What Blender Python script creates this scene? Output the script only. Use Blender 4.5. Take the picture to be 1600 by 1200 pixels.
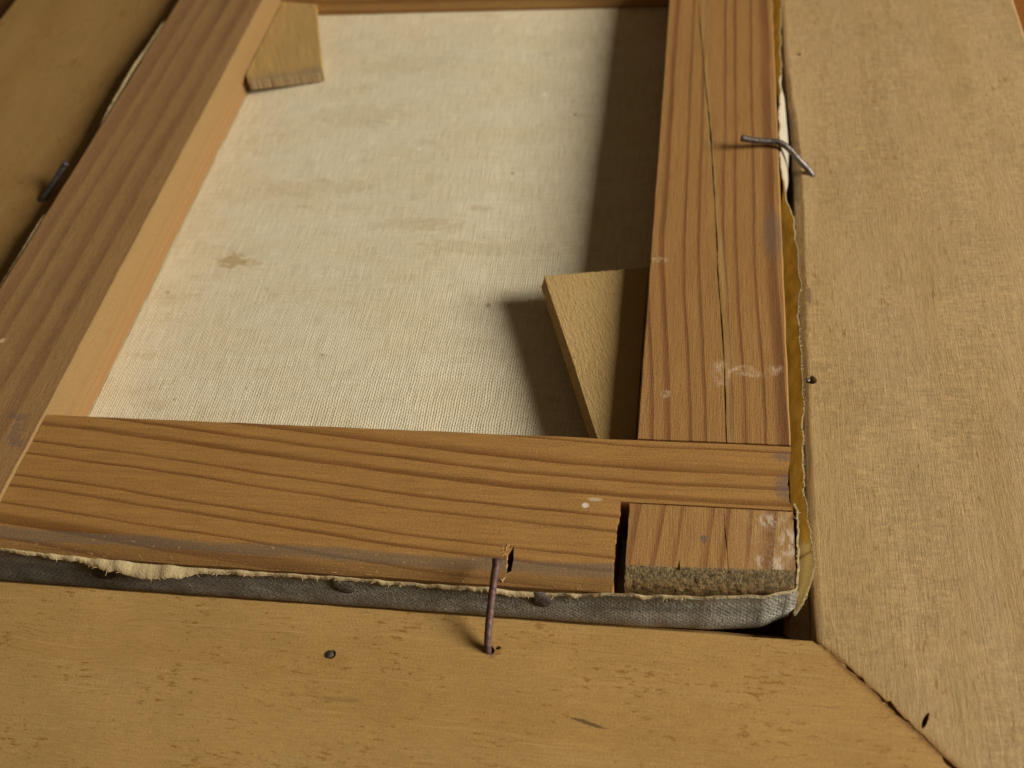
import bpy, bmesh, math, random
from mathutils import Vector, Matrix, noise as mnoise

for o in list(bpy.data.objects):
    bpy.data.objects.remove(o, do_unlink=True)
scene = bpy.context.scene
COL = scene.collection
random.seed(7)
MM = 0.001

# ------------------------------------------------------------------ camera
cam_d = bpy.data.cameras.new('camera')
cam_d.sensor_width = 36.0
cam_d.lens = 37.11
cam_d.clip_start = 0.01
cam_d.clip_end = 20.0
cam = bpy.data.objects.new('camera', cam_d)
COL.objects.link(cam)
R = ((0.98542878, -0.03419743, 0.16661529, 0.01539899),
     (0.13320018, 0.76432639, -0.63092224, -0.1923204),
     (-0.10577254, 0.64392212, 0.75774433, 0.25483673),
     (0, 0, 0, 1))
cam.matrix_world = Matrix(R)
cam_d.dof.use_dof = True
cam_d.dof.focus_distance = 0.315
cam_d.dof.aperture_fstop = 12.5
scene.camera = cam

# ------------------------------------------------------------------ light: one window to the right, dim room
world = bpy.data.worlds.new('World')
scene.world = world
world.use_nodes = True
bg = world.node_tree.nodes['Background']
bg.inputs['Color'].default_value = (1.0, 0.70, 0.38, 1)
bg.inputs['Strength'].default_value = 0.066

win = bpy.data.lights.new('window_light', 'AREA')
win.shape = 'RECTANGLE'
win.size = 0.86
win.size_y = 0.86
win.energy = 76.0
win.color = (1.0, 0.94, 0.83)
win_o = bpy.data.objects.new('window_light', win)
COL.objects.link(win_o)
az, el, dist = math.radians(-4.0), math.radians(26.8), 2.2
tgt = Vector((-0.06, 0.06, 0))
dv = Vector((math.cos(el) * math.cos(az), math.cos(el) * math.sin(az), math.sin(el)))
win_o.location = tgt + dv * dist
win_o.rotation_euler = dv.to_track_quat('Z', 'Y').to_euler()

vs = scene.view_settings
vs.view_transform = 'Standard'
vs.look = 'None'
vs.gamma = 1.0
vs.exposure = 0.0
vs.use_curve_mapping = False
scene.render.engine = 'CYCLES'
scene.cycles.max_bounces = 5


# ------------------------------------------------------------------ node expressions
class S:
    def __init__(s, nb, k):
        s.nb, s.k = nb, k

    def __add__(s, o): return s.nb.m('ADD', s, o)
    def __radd__(s, o): return s.nb.m('ADD', o, s)
    def __sub__(s, o): return s.nb.m('SUBTRACT', s, o)
    def __rsub__(s, o): return s.nb.m('SUBTRACT', o, s)
    def __mul__(s, o): return s.nb.m('MULTIPLY', s, o)
    def __rmul__(s, o): return s.nb.m('MULTIPLY', o, s)
    def __truediv__(s, o): return s.nb.m('DIVIDE', s, o)
    def __neg__(s): return s.nb.m('MULTIPLY', s, -1.0)


class NB:
    """small builder for procedural materials; X, Y, Z are object coordinates in millimetres"""

    def __init__(s, name):
        s.mat = bpy.data.materials.new(name)
        s.mat.use_nodes = True
        s.nt = s.mat.node_tree
        s.nt.nodes.clear()
        s.out = s.nt.nodes.new('ShaderNodeOutputMaterial')
        tc = s.nt.nodes.new('ShaderNodeTexCoord')
        sc = s.nt.nodes.new('ShaderNodeVectorMath')
        sc.operation = 'SCALE'
        sc.inputs['Scale'].default_value = 1000.0
        s.nt.links.new(tc.outputs['Object'], sc.inputs[0])
        sp = s.nt.nodes.new('ShaderNodeSeparateXYZ')
        s.nt.links.new(sc.outputs[0], sp.inputs[0])
        s.X, s.Y, s.Z = (S(s, sp.outputs[i]) for i in range(3))

    def put(s, v, sock):
        if isinstance(v, S):
            s.nt.links.new(v.k, sock)
        else:
            sock.default_value = v

    def m(s, op, a, b=0.0, c=0.0):
        n = s.nt.nodes.new('ShaderNodeMath')
        n.operation = op
        s.put(a, n.inputs[0]); s.put(b, n.inputs[1]); s.put(c, n.inputs[2])
        return S(s, n.outputs[0])

    def sm(s, a, lo, hi):
        n = s.nt.nodes.new('ShaderNodeMapRange')
        n.interpolation_type = 'SMOOTHSTEP'
        s.put(a, n.inputs[0])
        n.inputs[1].default_value = lo; n.inputs[2].default_value = hi
        return S(s, n.outputs[0])

    def vec(s, x, y, z):
        n = s.nt.nodes.new('ShaderNodeCombineXYZ')
        s.put(x, n.inputs[0]); s.put(y, n.inputs[1]); s.put(z, n.inputs[2])
        return S(s, n.outputs[0])

    def noise(s, v, detail=2.0, rough=0.5, dist=0.0):
        n = s.nt.nodes.new('ShaderNodeTexNoise')
        s.put(v, n.inputs['Vector'])
        n.inputs['Scale'].default_value = 1.0
        n.inputs['Detail'].default_value = detail
        n.inputs['Roughness'].default_value = rough
        n.inputs['Distortion'].default_value = dist
        return S(s, n.outputs[0])

    def n3(s, sx, sy, sz, seed=0.0, detail=2.0, rough=0.5, dist=0.0):
        return s.noise(s.vec(s.X / sx + seed, s.Y / sy + seed * 1.7, s.Z / sz), detail, rough, dist)

    def col(s, c):
        n = s.nt.nodes.new('ShaderNodeRGB')
        n.outputs[0].default_value = (c[0], c[1], c[2], 1)
        return S(s, n.outputs[0])

    def mix(s, f, a, b, mode='MIX'):
        n = s.nt.nodes.new('ShaderNodeMix')
        n.data_type = 'RGBA'
        n.blend_type = mode
        s.put(f, n.inputs[0])
        for v, i in ((a, 6), (b, 7)):
            if isinstance(v, S):
                s.nt.links.new(v.k, n.inputs[i])
            else:
                n.inputs[i].default_value = (v[0], v[1], v[2], 1)
        return S(s, n.outputs[2])

    def scale(s, c, f):
        n = s.nt.nodes.new('ShaderNodeVectorMath')
        n.operation = 'SCALE'
        s.put(c, n.inputs[0])
        s.put(f, n.inputs['Scale'])
        return S(s, n.outputs[0])

    def gauss(s, a, ca, ra, b, cb, rb, wob=None, k=0.6):
        d = s.m('POWER', s.m('ABSOLUTE', (a - ca) / ra), 2.0) + s.m('POWER', s.m('ABSOLUTE', (b - cb) / rb), 2.0)
        if wob is not None:
            d = d + (wob - 0.5) * k * 4.0
        return 1.0 - s.sm(d, 0.25, 1.3)

    def finish(s, color, rough=0.6, bump=None, bump_mm=0.1, spec=0.3, metal=0.0, transl=None, tw=0.5):
        p = s.nt.nodes.new('ShaderNodeBsdfPrincipled')
        if isinstance(color, S):
            s.nt.links.new(color.k, p.inputs['Base Color'])
        else:
            p.inputs['Base Color'].default_value = (*color, 1)
        s.put(rough, p.inputs['Roughness'])
        p.inputs['Specular IOR Level'].default_value = spec
        p.inputs['Metallic'].default_value = metal
        if bump is not None:
            b = s.nt.nodes.new('ShaderNodeBump')
            b.inputs['Strength'].default_value = 1.0
            b.inputs['Distance'].default_value = bump_mm * MM
            s.put(bump, b.inputs['Height'])
            s.nt.links.new(b.outputs[0], p.inputs['Normal'])
        if transl is not None:
            t = s.nt.nodes.new('ShaderNodeBsdfTranslucent')
            if isinstance(transl, S):
                s.nt.links.new(transl.k, t.inputs[0])
            else:
                t.inputs[0].default_value = (*transl, 1)
            mx = s.nt.nodes.new('ShaderNodeMixShader')
            mx.inputs[0].default_value = tw
            s.nt.links.new(p.outputs[0], mx.inputs[1])
            s.nt.links.new(t.outputs[0], mx.inputs[2])
            s.nt.links.new(mx.outputs[0], s.out.inputs[0])
        else:
            s.nt.links.new(p.outputs[0], s.out.inputs[0])
        return s.mat


def pine(name, along, grain, spacing, base, dark, warm, shift=0.0, sharp=-1, extra=None, band=(0.52, 0.95), zk=0.35,
         jitter=0.55):
    """resawn softwood: growth rings through the solid, fibres along the bar, scattered pores"""
    n = NB(name)
    u, v = (n.X, n.Y) if along == 'x' else (n.Y, n.X)
    wob = n.noise(n.vec(u / 55.0, v / 16.0, n.Z / 16.0), 2.0)
    wob2 = n.noise(n.vec(u / 9.0, v / 3.0, n.Z / 3.0), 3.0)
    g = grain(n) + n.Z * zk + (wob - 0.5) * 2.0 + (wob2 - 0.5) * 0.45
    r = g / spacing * sharp + shift
    r = r + (n.noise(n.vec(r * 0.85 + 3.1, 0.0, 0.0), 0.0) - 0.5) * jitter * 2
    fr = n.m('FRACT', r)
    late = n.sm(fr, band[0], band[1]) * (1.0 - n.sm(fr, band[1] + 0.02, 1.0))
    ringid = n.m('FLOOR', r)
    late = late * (0.40 + 0.72 * n.noise(n.vec(ringid * 3.7 + 0.5, u / 60.0, 0.0), 1.0))
    fib = n.noise(n.vec(u / 9.0, v / 0.30, n.Z / 0.30), 3.0, 0.6)
    fib2 = n.noise(n.vec(u / 45.0, v / 1.4, n.Z / 1.4), 2.0, 0.5)
    blot = n.noise(n.vec(u / 38.0, v / 20.0, n.Z / 20.0), 3.0)
    grit = n.noise(n.vec(u / 0.75, v / 0.6, n.Z / 0.6), 3.0, 0.7)
    c = n.mix(blot, base, warm)
    c = n.mix(late, c, dark)
    c = n.scale(c, 0.02 + 0.74 * fib + 0.40 * fib2 + 0.82 * grit)
    pore = n.sm(n.noise(n.vec(u / 1.6, v / 0.7, n.Z / 0.7), 1.0), 0.74, 0.80)
    c = n.mix(pore * 0.55, c, (dark[0] * .5, dark[1] * .5, dark[2] * .5))
    if extra:
        c = extra(n, c, grit, fib)
    return n.finish(c, 0.66, fib * 0.6 + grit * 0.6, 0.22, 0.22)


def rail_wood(name, along, base, pale, fleck, curl, seed, extra=None, fl=(0.66, 0.74), tooth=0.4, fs=1.0):
    n = NB(name)
    u, v = (n.X, n.Y) if along == 'x' else (n.Y, n.X)
    if True:
        wv = (n.noise(n.vec(u / 30.0 + seed, v / 30.0, n.Z / 30.0), 2.0) - 0.5) * 6.0
        v2 = v + wv
    fib = n.noise(n.vec(u / 14.0 + seed, v / 0.35, n.Z / 0.35), 3.0, 0.65)
    lines = n.noise(n.vec(u / 80.0, v2 / 0.8 + seed, n.Z / 0.8), 1.0)
    broad = n.noise(n.vec(u / 160.0, v2 / 14.0 + seed, n.Z / 14.0), 3.0)
    blot = n.noise(n.vec(u / 30.0 + seed, v / 22.0, n.Z / 22.0), 3.0)
    cur = n.noise(n.vec(u / 1.0 + seed, v2 / 3.6, n.Z / 3.6), 3.0, 0.6, 0.6)
    fleckf = n.noise(n.vec(u / 3.2 + seed, v2 / 0.42, n.Z / 0.42), 3.0, 0.6)
    curmask = n.noise(n.vec(u / 60.0, v2 / 18.0 + seed * 2, 0.0), 2.0)
    grit = n.noise(n.vec(u / 0.8, v / 0.6, n.Z / 0.6), 3.0, 0.7)
    c = n.mix(n.sm(broad, 0.3, 0.7), base, pale)
    c = n.scale(c, 1.0 + (blot - 0.5) * 0.26 + ((fib - 0.5) * 0.62 + (grit - 0.5) * 0.84 + (fleckf - 0.5) * 1.2) * tooth)
    c = n.scale(c, 1.0 + (cur - 0.5) * curl * n.sm(curmask, 0.32, 0.62))
    c = n.mix(n.sm(lines, 0.62, 0.74) * 0.40, c, n.scale(n.col(pale), 1.22))
    dl = n.noise(n.vec(u / 14.0 + seed * 5, v2 / 0.55, n.Z / 0.55), 2.0)
    c = n.mix(n.sm(dl, 0.63, 0.72) * 0.6 * tooth, c, (fleck[0] * .8, fleck[1] * .75, fleck[2] * .7))
    fk = n.noise(n.vec(u / (5.2 * fs) + seed * 3, v / (1.7 * fs), n.Z / (1.7 * fs)), 3.0, 0.6)
    fm = n.noise(n.vec(u / 26.0, v / 16.0 + seed, 0.0), 2.0)
    c = n.mix(n.sm(fk + (fm - 0.5) * 0.5, fl[0], fl[1]) * 0.72, c, fleck)
    if extra:
        c = extra(n, c, grit, fib)
    return n.finish(c, 0.62, fib * 0.6 + grit * 0.6, 0.2, 0.22)


# --- stretcher bars
def ex_bottom(n, c, grit, fib):
    # grey weathering and dirt along the planed-off outer edge
    w = n.noise(n.vec(n.X / 22.0, n.Y / 3.0, n.Z / 3.0), 3.0)
    yy = n.Y + (w - 0.5) * 3.0
    grey = n.sm(-yy, 43.0, 44.3) * (1.0 - n.sm(-yy, 46.2, 47.6))
    c = n.mix(grey * 0.62, c, (0.175, 0.135, 0.092))
    c = n.mix(n.sm(-yy, 46.5, 48.0) * 0.4, c, (0.25, 0.14, 0.055))
    spl = n.sm(n.noise(n.vec(n.X / 2.2, n.Y / 0.8, n.Z / 0.8 + 4.0), 2.0), 0.66, 0.74) * n.sm(-n.Y, 43.5, 45.0)
    c = n.mix(spl * 0.7, c, (0.55, 0.36, 0.16))
    # white glue dab near the mortise
    g = n.gauss(n.X, -13.2, 1.1, n.Y, -24.6, 1.0, grit, 0.5)
    g2 = n.gauss(n.X, -10.6, 2.2, n.Y + n.X * 0.0, -22.4, 0.7, grit, 0.8)
    c = n.mix(g * 0.9, c, (0.75, 0.68, 0.55))
    c = n.mix(g2 * 0.45, c, (0.72, 0.62, 0.48))
    # grey bruise at the right end
    b = n.gauss(n.X, 43.0, 3.2, n.Y, -15.0, 5.0, grit, 0.7)
    c = n.mix(b * 0.6, c, (0.15, 0.105, 0.09))
    b = n.gauss(n.X, 43.0, 4.0, n.Y, -4.0, 2.0, grit, 0.7)
    return n.mix(b * 0.45, c, (0.13, 0.10, 0.09))


def ex_right(n, c, grit, fib):
    # pale streak beside the shake
    sx = n.X - (26.6 - n.sm(n.Y, -10.0, 240.0) * 12.0)
    st = n.sm(sx, 0.2, 0.7) * (1.0 - n.sm(sx, 1.6, 2.6))
    c = n.mix(st * 0.8 * (0.25 + 0.75 * n.sm(n.noise(n.vec(n.Y / 30.0, n.X / 2.0, 7.0), 2.0), 0.35, 0.6)) * (0.45 + 0.5 * fib), c, (0.42, 0.28, 0.11))
    sc = n.noise(n.vec(n.X / 2.2 + 2.0, n.Y / 3.0, 0.0), 5.0, 0.75, 0.6)
    for (cx, cy, rx, ry, k) in ((24.5, 27.0, 3.2, 6.0, .75), (31.0, 28.5, 5.0, 2.4, .85), (36.5, 27.0, 5.5, 1.4, .8),
                                (41.5, 29.5, 3.0, 2.2, .7), (8.3, 18.0, 2.2, 1.8, .75), (3.5, 78.0, 4.0, 1.6, .6)):
        m = n.gauss(n.X, cx, rx, n.Y, cy, ry) * n.sm(sc, 0.40, 0.66)
        c = n.mix(m * k * 0.75, c, (0.68, 0.50, 0.33))
    gsm = n.gauss(n.X, 42.0, 4.0, n.Y, 92.0, 14.0, sc, 0.5)
    return n.mix(gsm * 0.4, c, (0.14, 0.11, 0.09))


def ex_tenon(n, c, grit, fib):
    sc = n.noise(n.vec(n.X / 1.8 + 7.0, n.Y / 3.4, 0.0), 5.0, 0.75, 0.8)
    m = n.sm(n.X, 26.0, 43.0) * n.sm(sc, 0.40, 0.68)
    c = n.mix(m * 0.3, c, (0.64, 0.50, 0.36))
    for (cx, cy, rx, ry) in ((38.5, -26.5, 4.0, 2.2), (43.5, -33.5, 3.0, 5.0), (40.5, -40.5, 1.8, 3.6), (35.5, -40.0, 1.4, 3.0)):
        m = n.gauss(n.X, cx, rx, n.Y, cy, ry) * n.sm(sc, 0.42, 0.62)
        c = n.mix(m * 0.5, c, (0.76, 0.64, 0.50))
    sp = n.gauss(n.X, 20.5, 1.1, n.Y, -33.5, 1.5, grit, 0.4)
    return n.mix(sp * 0.6, c, (0.09, 0.08, 0.08))


def ex_left(n, c, grit, fib):
    for (cx, cy, rx, ry) in ((-203.0, -2.0, 5.0, 1.6), (-201.0, -8.0, 2.4, 4.5), (-199.0, -13.0, 4.0, 1.5)):
        m = n.gauss(n.X, cx, rx, n.Y, cy, ry, n.n3(2.5, 1.2, 2.0, 3.0, 4.0), 1.1)
        c = n.mix(m * 0.38, c, (0.10, 0.085, 0.085))
    m = n.gauss(n.X, -225.0, 1.0, n.Y, 31.0, 1.2, grit, 0.4)
    c = n.mix(m * 0.8, c, (0.70, 0.52, 0.28))
    # the planed inner face is fresher than the handled top
    face = n.sm(n.X, -195.2, -194.4)
    c = n.mix(face * 0.85, c, n.scale(n.mix(fib, (0.315, 0.205, 0.082), (0.262, 0.160, 0.058)), 0.55 + 0.85 * grit))
    zw = n.Z + (n.noise(n.vec(n.Y / 60.0, 0.0, 2.0), 2.0) - 0.5) * 4.0 - n.Y * 0.006
    for zc, w, k in ((-6.5, 0.5, .35), (-10.4, 0.7, .65), (-14.2, 0.8, .75), (-17.4, 1.6, .45)):
        ln = 1.0 - n.sm(n.m('ABSOLUTE', zw - zc), 0.0, w)
        c = n.mix(ln * face * k, c, (0.33, 0.125, 0.045))
    return c


m_bottom = pine('pine bottom bar', 'x', lambda n: n.Y + 20.0 * n.sm(n.X, -260.0, 15.0), 6.1,
                (0.395, 0.211, 0.064), (0.162, 0.060, 0.014), (0.342, 0.170, 0.045), 0.62, -1, ex_bottom, band=(0.62, 0.95), jitter=0.7)
m_right = pine('pine right bar', 'y',
               lambda n: n.X - 6.5 * (1.0 - n.sm(n.Y, -12.0, 95.0)) * (1.0 - n.X / 62.0), 6.2,
               (0.355, 0.192, 0.063), (0.153, 0.057, 0.020), (0.323, 0.161, 0.048), 0.10, 1, ex_right, band=(0.58, 0.93), jitter=0.66)
m_tenon = pine('pine tenon', 'y', lambda n: n.X * 1.0 - n.Y * 0.10, 6.2,
               (0.385, 0.216, 0.074), (0.209, 0.086, 0.028), (0.351, 0.185, 0.058), 0.05, 1, ex_tenon, band=(0.55, 0.93))
m_left = pine('pine left bar', 'y', lambda n: n.X - n.Y * 0.012, 10.5,
              (0.328, 0.189, 0.077), (0.233, 0.118, 0.050), (0.314, 0.172, 0.066), 0.25, 1, ex_left, band=(0.30, 0.90), zk=1.1)
m_top = pine('pine top bar', 'x', lambda n: n.Y + n.X * 0.01, 6.0,
             (0.418, 0.248, 0.091), (0.232, 0.102, 0.030), (0.383, 0.211, 0.072), 0.2, 1, None, zk=0.9)


def end_grain(name, a, b):
    n = NB(name)
    g = n.n3(0.5, 1.0, 1.1, 0, 4.0, 0.75)
    k = n.n3(1.8, 0.7, 0.7, 5.0, 2.0)
    c = n.mix(n.sm(g, 0.38, 0.62), a, b)
    c = n.mix(n.sm(k, 0.58, 0.68) * 0.7, c, (0.05, 0.035, 0.02))
    c = n.mix(n.sm(-n.Z + (g - 0.5) * 4.0, 2.0, 5.0) * 0.55, c, n.mix(n.sm(k, 0.4, 0.6), (0.42, 0.25, 0.09), (0.16, 0.09, 0.035)))
    return n.finish(c, 0.85, g * 1.0 - k * 0.5, 0.55, 0.1)


m_end = end_grain('sawn end grain', (0.11, 0.080, 0.043), (0.36, 0.255, 0.125))


# --- frame rails
def mitre_stain(n, c):
    # old brown glue wiped along the joint (the mitre lies on x + y = -6.4)
    t = n.noise(n.vec(n.X / 1.6, n.Y / 1.6, 0.0), 3.0, 0.7)
    w = n.noise(n.vec(n.X / 9.0, n.Y / 9.0, 4.0), 2.0)
    d = n.m('ABSOLUTE', n.X + n.Y + 6.4) + (t - 0.5) * 2.6 - (w - 0.5) * 2.4
    c = n.mix((1.0 - n.sm(d, 0.5, 2.2)) * 0.8, c, (0.17, 0.075, 0.02))
    return n.mix((1.0 - n.sm(d, 1.5, 4.5)) * 0.3, c, (0.36, 0.19, 0.05))


def ex_rail_right(n, c, grit, fib):
    # walnut-coloured stain left on the inner edge
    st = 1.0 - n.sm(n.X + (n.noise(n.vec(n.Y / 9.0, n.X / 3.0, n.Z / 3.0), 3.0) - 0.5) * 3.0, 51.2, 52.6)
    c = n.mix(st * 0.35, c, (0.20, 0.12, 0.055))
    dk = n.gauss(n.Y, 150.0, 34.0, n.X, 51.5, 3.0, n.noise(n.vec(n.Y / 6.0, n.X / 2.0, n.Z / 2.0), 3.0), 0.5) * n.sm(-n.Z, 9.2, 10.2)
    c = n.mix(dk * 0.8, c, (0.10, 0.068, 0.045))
    d2 = n.gauss(n.Y, 71.0, 5.0, n.X, 54.2, 0.8, grit, 0.4)
    c = n.mix(d2 * 0.6, c, (0.10, 0.07, 0.045))
    return mitre_stain(n, c)


def ex_rail_bottom(n, c, grit, fib):
    s = n.noise(n.vec(n.X / 2.0, n.Y / 0.7, 0.0), 3.0)
    m = n.gauss(n.X, -7.5, 5.0, n.Y + n.X * 0.22, -86.8, 0.55, s, 0.7)
    c = n.mix(m * 0.75, c, (0.07, 0.04, 0.02))
    m = n.gauss(n.X, -74.5, 7.0, n.Y, -84.6, 0.7, s, 0.5)
    c = n.mix(m * 0.3, c, (0.16, 0.08, 0.03))
    m = n.gauss(n.X, -79.5, 5.0, n.Y, -73.5, 2.6, s, 0.6)
    c = n.mix(m * 0.5, c, (0.36, 0.19, 0.05))
    m = n.gauss(n.X, -35.6, 2.6, n.Y, -67.4, 2.0, s, 0.8)
    c = n.mix(m * 0.55, c, (0.15, 0.07, 0.03))
    st = n.noise(n.vec(n.X / 34.0, n.Y / 0.55, 3.0), 2.0)
    c = n.mix(n.sm(st, 0.61, 0.72) * 0.5, c, (0.50, 0.35, 0.15))
    return mitre_stain(n, c)


m_rail_r = rail_wood('curly hardwood rail', 'y', (0.405, 0.267, 0.115), (0.446, 0.302, 0.144), (0.289, 0.155, 0.041), 0.95, 1.3, ex_rail_right, tooth=0.72)
m_rail_b = rail_wood('flecked hardwood rail', 'x', (0.414, 0.242, 0.075), (0.447, 0.271, 0.093), (0.245, 0.112, 0.016), 0.16, 4.1, ex_rail_bottom, (0.59, 0.72), fs=0.66)
m_rail_l = rail_wood('left hardwood rail', 'y', (0.333, 0.191, 0.059), (0.355, 0.211, 0.073), (0.212, 0.105, 0.027), 0.16, 8.7, None, (0.60, 0.74))
m_rail_t = rail_wood('top hardwood rail', 'x', (0.277, 0.170, 0.062), (0.304, 0.192, 0.078), (0.185, 0.096, 0.025), 0.2, 6.2, None)
n = NB('dark mitre glue')
m_glue = n.finish(n.mix(n.n3(1.5, 1.5, 1.5, 0, 3.0), (0.13, 0.055, 0.016), (0.40, 0.22, 0.07)), 0.5, n.n3(0.8, 0.8, 0.8), 0.3)


# --- cloth
def weave(n, a, b, per, jit=0.35):
    wp = n.noise(n.vec(a / 11.0, b / 11.0, 1.0), 2.0)
    wa = a + (wp - 0.5) * jit * 4
    wb = b - (wp - 0.5) * jit * 4
    ka = n.m('SINE', wa * (math.pi / per))
    kb = n.m('SINE', wb * (math.pi / (per * 0.88)))
    over = ka * kb                                    # which thread lies on top
    slub = n.noise(n.vec(a / (per * 0.8), b / 12.0, 0.0), 2.0, 0.6)
    slub2 = n.noise(n.vec(a / 12.0, b / (per * 0.8), 5.0), 2.0, 0.6)
    gap = n.m('ABSOLUTE', ka) * 0.60 + n.m('ABSOLUTE', kb) * 0.40
    return over, gap, slub, slub2


def canvas_mat(name, mode):
    n = NB(name)
    a, b = {'back': (n.X, n.Y), 'bottom': (n.X, n.Z * 0.9 + n.Y * 0.3), 'side': (n.Y, n.Z)}[mode]
    over, gap, slub, slub2 = weave(n, a, b, 0.9)
    fine = n.n3(0.35, 0.35, 0.35, 2.0, 3.0, 0.7)
    h = over * 0.14 + gap * 0.62 + slub * 0.55 + slub2 * 0.45
    if mode == 'back':
        big = n.n3(38.0, 15.0, 30.0, 1.0, 4.0, 0.6)
        mid = n.n3(9.0, 6.0, 9.0, 3.0, 3.0)
        c = n.mix(n.sm(big, 0.35, 0.72), (0.80, 0.71, 0.505), (0.765, 0.66, 0.44))
        c = n.mix(n.sm(mid, 0.55, 0.80) * 0.4, c, (0.60, 0.48, 0.25))
        c = n.scale(c, 0.20 + 0.24 * gap + 0.03 * over + 0.52 * slub + 0.34 * slub2 + 0.36 * fine)
        wv = n.n3(3.0, 2.0, 3.0, 6.0, 4.0)
        for (cx, cy, rx, ry, k) in ((-166.0, 95.5, 6.5, 4.2, 1.0), (-157.0, 94.5, 4.0, 2.5, .5), (-95.0, 118.0, 22.0, 4.0, .4),
                                    (-142.0, 140.0, 26.0, 6.0, .35), (-135.0, 190.0, 22.0, 8.0, .3), (-60.0, 105.0, 30.0, 5.0, .35),
                                    (-120.0, 232.0, 25.0, 8.0, .3), (-70.0, 128.0, 4.0, 2.0, .5)):
            c = n.mix(n.gauss(n.X, cx, rx, n.Y, cy, ry, wv, 1.2) * k * 0.65, c, (0.46, 0.32, 0.12))
        dots = n.sm(n.n3(1.2, 1.0, 1.0, 11.0, 1.0), 0.715, 0.78)
        c = n.mix(dots * 0.65, c, (0.25, 0.18, 0.08))
        for (cx, cy, r) in ((-187.0, 77.0, 0.8), (-116.0, 47.0, 0.7), (-59.0, 74.0, 1.0),
                            (-165.0, 24.0, .6), (-60.0, 150.0, 0.9), (-38.0, 190.0, 0.8)):
            c = n.mix(n.gauss(n.X, cx, r, n.Y, cy, r * 1.2, fine, 1.0) * 0.6, c, (0.26, 0.17, 0.07))
        for (cx, cy, r) in ((-108.5, 34.0, 1.1), (-53.0, 205.0, 1.6), (-132.0, 160.0, 1.4), (-103.0, 166.0, 1.0)):
            c = n.mix(n.gauss(n.X, cx, r, n.Y, cy, r * 1.2, fine, 1.0) * 0.8, c, (0.86, 0.80, 0.64))
        return n.finish(c, 0.9, h, 0.34, 0.05)
    if mode == 'bottom':
        g = n.n3(14.0, 5.0, 5.0, 2.0, 4.0, 0.65)
        c = n.mix(n.sm(g, 0.35, 0.7), (0.46, 0.435, 0.36), (0.70, 0.67, 0.57))
        # darker grime towards the tacks, lighter paint ridges on the threads
        gr = n.noise(n.vec(n.X / 16.0, n.Z / 3.0, 2.0), 3.0)
        c = n.mix(n.sm(n.Z + (gr - 0.5) * 7.0, -13.0, -7.0) * 0.7, c, (0.19, 0.17, 0.125))
        mot = n.n3(1.6, 1.6, 1.3, 8.0, 4.0, 0.75)
        c = n.scale(c, 0.10 + 0.12 * gap + 0.08 * over + 0.28 * slub + 0.45 * fine + 1.0 * mot)
        c = n.mix(n.sm(-n.X + (gr - 0.5) * 60.0, 70.0, 170.0) * 0.45, c, (0.15, 0.13, 0.10))
        green = n.sm(n.X + (gr - 0.5) * 24.0, 0.0, 44.0)
        c = n.mix(green * 0.35, c, (0.60, 0.58, 0.46))
        return n.finish(c, 0.75, over * 0.17 + gap * 0.16 + slub * 0.4 + mot * 2.2, 0.55, 0.25)
    fade = n.sm(n.n3(6.0, 9.0, 4.0, 4.0, 4.0, 0.65), 0.3, 0.7)
    c = n.mix(fade, (0.50, 0.335, 0.11), (0.36, 0.215, 0.055))
    low = n.sm(-n.Y + (fade - 0.5) * 6.0, 27.0, 33.0)
    c = n.mix(low, c, (0.58, 0.50, 0.30))
    c = n.scale(c, 0.7 + 0.2 * gap + 0.15 * slub + 0.1 * fine)
    return n.finish(c, 0.9, h, 0.3, 0.05, transl=n.mix(low, n.scale(n.mix(fade, (0.70, 0.45, 0.10), (0.50, 0.28, 0.04)), 0.5 + 0.5 * gap + 0.5 * (slub - 0.5)), (0.62, 0.50, 0.27)), tw=0.42)


m_canvas = canvas_mat('linen canvas back', 'back')
m_margin = canvas_mat('grey painted canvas edge', 'bottom')
m_flap_in = canvas_mat('sized canvas, inner side', 'side')
n = NB('white primer')
m_primer = n.finish(n.mix(n.n3(2.0, 6.0, 3.0, 0, 3.0), (0.82, 0.78, 0.66), (0.74, 0.68, 0.52)), 0.7, n.n3(0.6, 0.6, 0.6), 0.1,
                    transl=(0.95, 0.85, 0.55), tw=0.5)
n = NB('raw cut canvas edge')
m_fray = n.finish(n.scale(n.mix(n.n3(3.0, 3.0, 3.0), (0.58, 0.47, 0.27), (0.46, 0.34, 0.17)), 0.75 + 0.5 * n.n3(0.7, 0.7, 0.5)), 0.9,
                  n.n3(0.7, 0.7, 0.7), 0.2, 0.05)


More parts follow.
